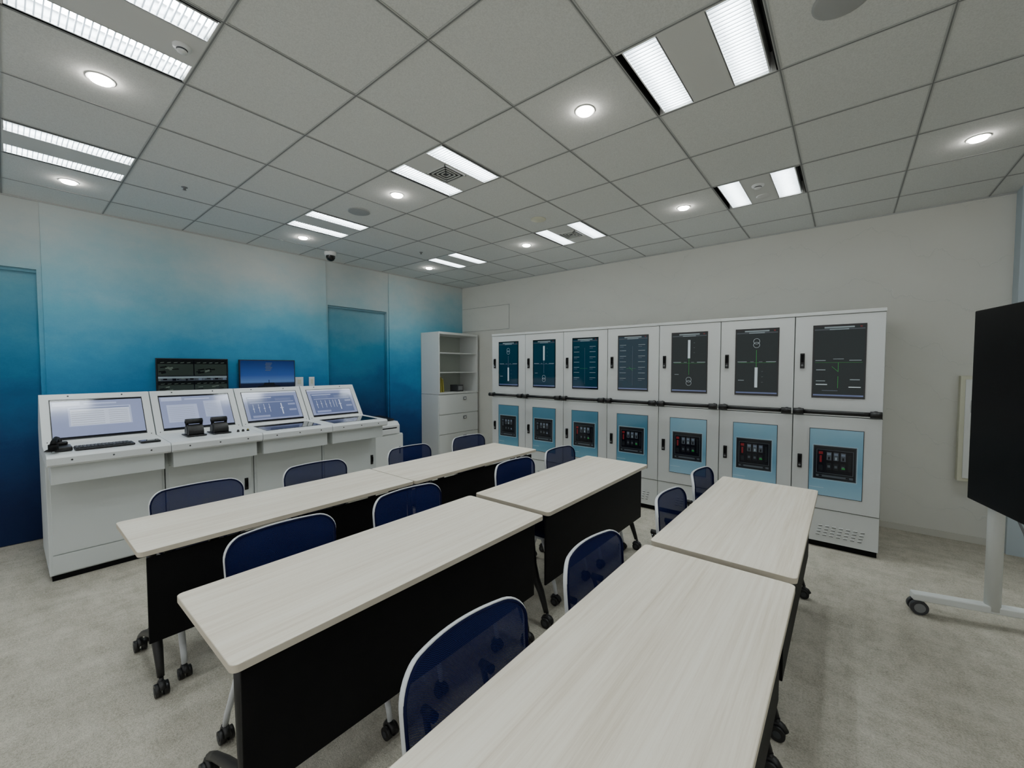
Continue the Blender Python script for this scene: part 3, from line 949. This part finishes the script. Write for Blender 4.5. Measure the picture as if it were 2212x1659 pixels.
# ------------------------------------------------------------ chairs
def build_chair():
    e = empty('mesh_chair', (0, 0, 0), 'navy mesh-back chair with white frame on casters', 'chair', group='mesh training chairs')
    HB, zb, zt, r = 0.235, 0.47, 0.832, 0.075
    def bx(y, z):
        return -0.262 - 0.05*((z-zb)/(zt-zb)) - 0.012*math.sin(math.pi*(z-zb)/(zt-zb)) + 0.055*(y/HB)**2
    out = []
    for (y, z) in rrect(-HB, zb, HB, zt, r, 8):
        k = (z-zb)/(zt-zb)
        out.append((y*(1.0-0.05*(1-k)), z))
    dense = []
    n = len(out)
    for i in range(n):
        a, b = out[i], out[(i+1) % n]
        d = math.hypot(a[0]-b[0], a[1]-b[1])
        m_ = max(1, int(d/0.03))
        for j in range(m_):
            dense.append((a[0]+(b[0]-a[0])*j/m_, a[1]+(b[1]-a[1])*j/m_))
    mb = MB()
    mb.tube([(bx(y, z)-0.006, y, z) for y, z in dense], 0.0085, M_frame, n=8, closed=True, up=(1, 0, 0), flat=0.5)
    for s_ in (-1, 1):
        pts = [(bx(s_*0.2, 0.62)-0.012, s_*0.222, 0.60), (bx(s_*0.2, 0.5)-0.012, s_*0.218, 0.50), (-0.205, s_*0.212, 0.425), (-0.12, s_*0.205, 0.405), (0.12, s_*0.20, 0.405), (0.19, s_*0.20, 0.41)]
        mb.tube(pts, 0.011, M_frame, n=8)
    mb.make('back_frame', e)
    mb = MB()
    mb.tube([(bx(y, z)+0.002, y*0.985, z-0.004*(1 if z > 0.65 else -1)) for y, z in dense], 0.006, M_navy, n=8, closed=True, up=(1, 0, 0), flat=0.7)
    rows = []
    Z = [zb + (zt-zb)*0.5*(1-math.cos(math.pi*i/22)) for i in range(23)]
    for z in Z:
        if z > zt-r: w = HB-r+math.sqrt(max(0, r*r-(z-(zt-r))**2))
        elif z < zb+r: w = HB-r+math.sqrt(max(0, r*r-(zb+r-z)**2))
        else: w = HB
        w *= (1.0-0.05*(1-(z-zb)/(zt-zb)))*0.99
        rows.append([(bx(w*s_/8, z)+0.002, w*s_/8, z) for s_ in range(-8, 9)])
    vs = [p for r_ in rows for p in r_]
    fs = []
    for i in range(22):
        for j in range(16):
            fs.append((i*17+j, i*17+j+1, (i+1)*17+j+1, (i+1)*17+j))
    mb.add(vs, fs, M_mesh, True)
    mb.make('backrest', e, fixn=False)
    mb = MB()
    for s_ in (-1, 1):
        mb.cyl((bx(0.11, 0.64)-0.004, s_*0.11, 0.64), (bx(0.11, 0.64)-0.05, s_*0.11, 0.64), 0.013, M_black, n=12)
        mb.tube([(bx(0.11, 0.64)-0.045, s_*0.11, 0.64), (bx(0.11, 0.56)-0.035, s_*0.112, 0.56), (-0.27, s_*0.13, 0.47), (-0.2, s_*0.15, 0.42)], 0.009, M_black, n=8)
    mb.make('back_support', e)
    mb = MB()
    pr = rrect(-0.215, -0.225, 0.225, 0.225, 0.06, 6)
    vs = []
    for z, sc in ((0.415, 0.93), (0.425, 1.0), (0.448, 1.0), (0.460, 0.95), (0.462, 0.7)):
        vs += [(u*sc, v*sc, z) for u, v in pr]
    n = len(pr)
    fs = []
    for k in range(4):
        for i in range(n):
            fs.append((k*n+i, k*n+(i+1) % n, (k+1)*n+(i+1) % n, (k+1)*n+i))
    mb.add(vs, fs, M_navy, True)
    mb.add(vs, [tuple(range(n))[::-1], tuple(range(4*n, 5*n))], M_navy)
    mb.make('seat', e)
    for sx, sy in ((-1, -1), (-1, 1), (1, -1), (1, 1)):
        mb = MB()
        xt, xb = (-0.14, -0.275) if sx < 0 else (0.13, 0.235)
        yb = 0.24 if sx < 0 else 0.20
        mb.tube([(xt, sy*0.2, 0.405), (xt+(xb-xt)*0.35, sy*(0.2+(yb-0.2)*0.35), 0.31), (xt+(xb-xt)*0.9, sy*(0.2+(yb-0.2)*0.9), 0.12), (xb, sy*yb, 0.07)], [0.015, 0.015, 0.012, 0.011], M_frame, n=8, flat=1.3)
        lg = mb.make('leg', e)
        caster(lg, xb, sy*yb, M_black, 0.026, 0.075)
    return e
C0 = build_chair()
chairs = [(-2.76, 0.72, 0), (-2.76, 1.43, 0), (-2.76, 2.27, 0), (-2.76, 3.01, 0.0),
          (-1.68, 0.77, 0.0), (-1.68, 1.45, 0), (-1.67, 2.42, 0.0), (-1.67, 3.05, 0.0),
          (-0.51, 0.78, 0.0), (-0.50, 1.47, 0.0), (-0.48, 2.33, 0.0), (-0.48, 2.98, 0.0)]
C0.location = (chairs[0][0], chairs[0][1], 0)
for x, y, r in chairs[1:]:
    copy_tree(C0, (x, y, 0), rz=r)

# ------------------------------------------------------------ display on stand
e = empty('display_on_stand', (0.886, 2.836, 0), 'large black touch display on a white wheeled stand', 'display', rz=math.atan2(-0.967, 0.254))
mb = MB(); mb.box(-0.95, -0.05, 0.735, 0.95, 0.0, 1.885, M_tvcase); mb.box(-0.6, 0.0, 0.9, 0.6, 0.025, 1.7, M_dgrey); mb.make('display_case', e, 0.006, 3)
mb = MB(); mb.box(-0.925, -0.0525, 0.765, 0.925, -0.0502, 1.865, M_tvglass); mb.make('screen', e)
mb = MB()
mb.tube([(-0.951, -0.03, 1.34), (-0.97, -0.03, 1.335), (-0.975, -0.03, 1.30), (-0.97, -0.03, 1.265), (-0.951, -0.03, 1.26)], 0.012, M_lgrey, n=8)
mb.make('side_handle', e)
for s_ in (-1, 1):
    px = s_*0.85
    mb = MB(); mb.prism(rrect(px-0.034, 0.003, px+0.034, 0.071, 0.03, 8), lambda u, v, t: (u, v, t), 0.10, 1.45, M_whitem, True)
    mb.make('post', e)
    mb = MB(); mb.box(px-0.03, -0.33, 0.085, px+0.03, 0.42, 0.13, M_whitem); ft = mb.make('foot', e, 0.008, 3)
    for yy in (-0.29, 0.39):
        c = MB()
        for q in (-1, 1):
            c.cyl((px+q*0.008, yy-0.01, 0.044), (px+q*0.034, yy-0.01, 0.044), 0.044, M_dgrey, n=24)
            c.cyl((px+q*0.034, yy-0.01, 0.044), (px+q*0.036, yy-0.01, 0.044), 0.028, M_grey, n=20)
        c.cyl((px, yy-0.01, 0.04), (px, yy-0.01, 0.09), 0.012, M_dgrey, n=10)
        c.make('wheel', ft)
mb = MB(); mb.box(-0.82, 0.02, 0.80, 0.82, 0.055, 0.86, M_whitem); mb.make('crossbar', e, 0.004)
mb = MB(); mb.tube([(-0.72, 0.02, 0.8), (-0.70, 0.08, 0.62), (-0.64, 0.09, 0.45), (-0.6, 0.13, 0.2), (-0.58, 0.16, 0.02), (-0.4, 0.3, 0.008), (0.1, 0.5, 0.008)], 0.006, M_grey, n=8); mb.make('cable', e)

# ------------------------------------------------------------ world + camera
w = bpy.data.worlds.new('world'); scene.world = w
w.use_nodes = True
w.node_tree.nodes['Background'].inputs[0].default_value = (0.99, 0.995, 0.985, 1)
w.node_tree.nodes['Background'].inputs[1].default_value = 0.88  # added white fill light, entering where the wall behind the camera is left out
cam = bpy.data.cameras.new('camera')
cam.sensor_width = 36.0
cam.lens = 890.0/2212.0*36.0
cam.clip_start = 0.02
co = bpy.data.objects.new('camera', cam)
co.location = (0, 0, 1.54)
co.rotation_euler = (math.radians(90)-math.atan(35/890.), 0, math.atan(724/890.7))
COL.objects.link(co)
scene.camera = co
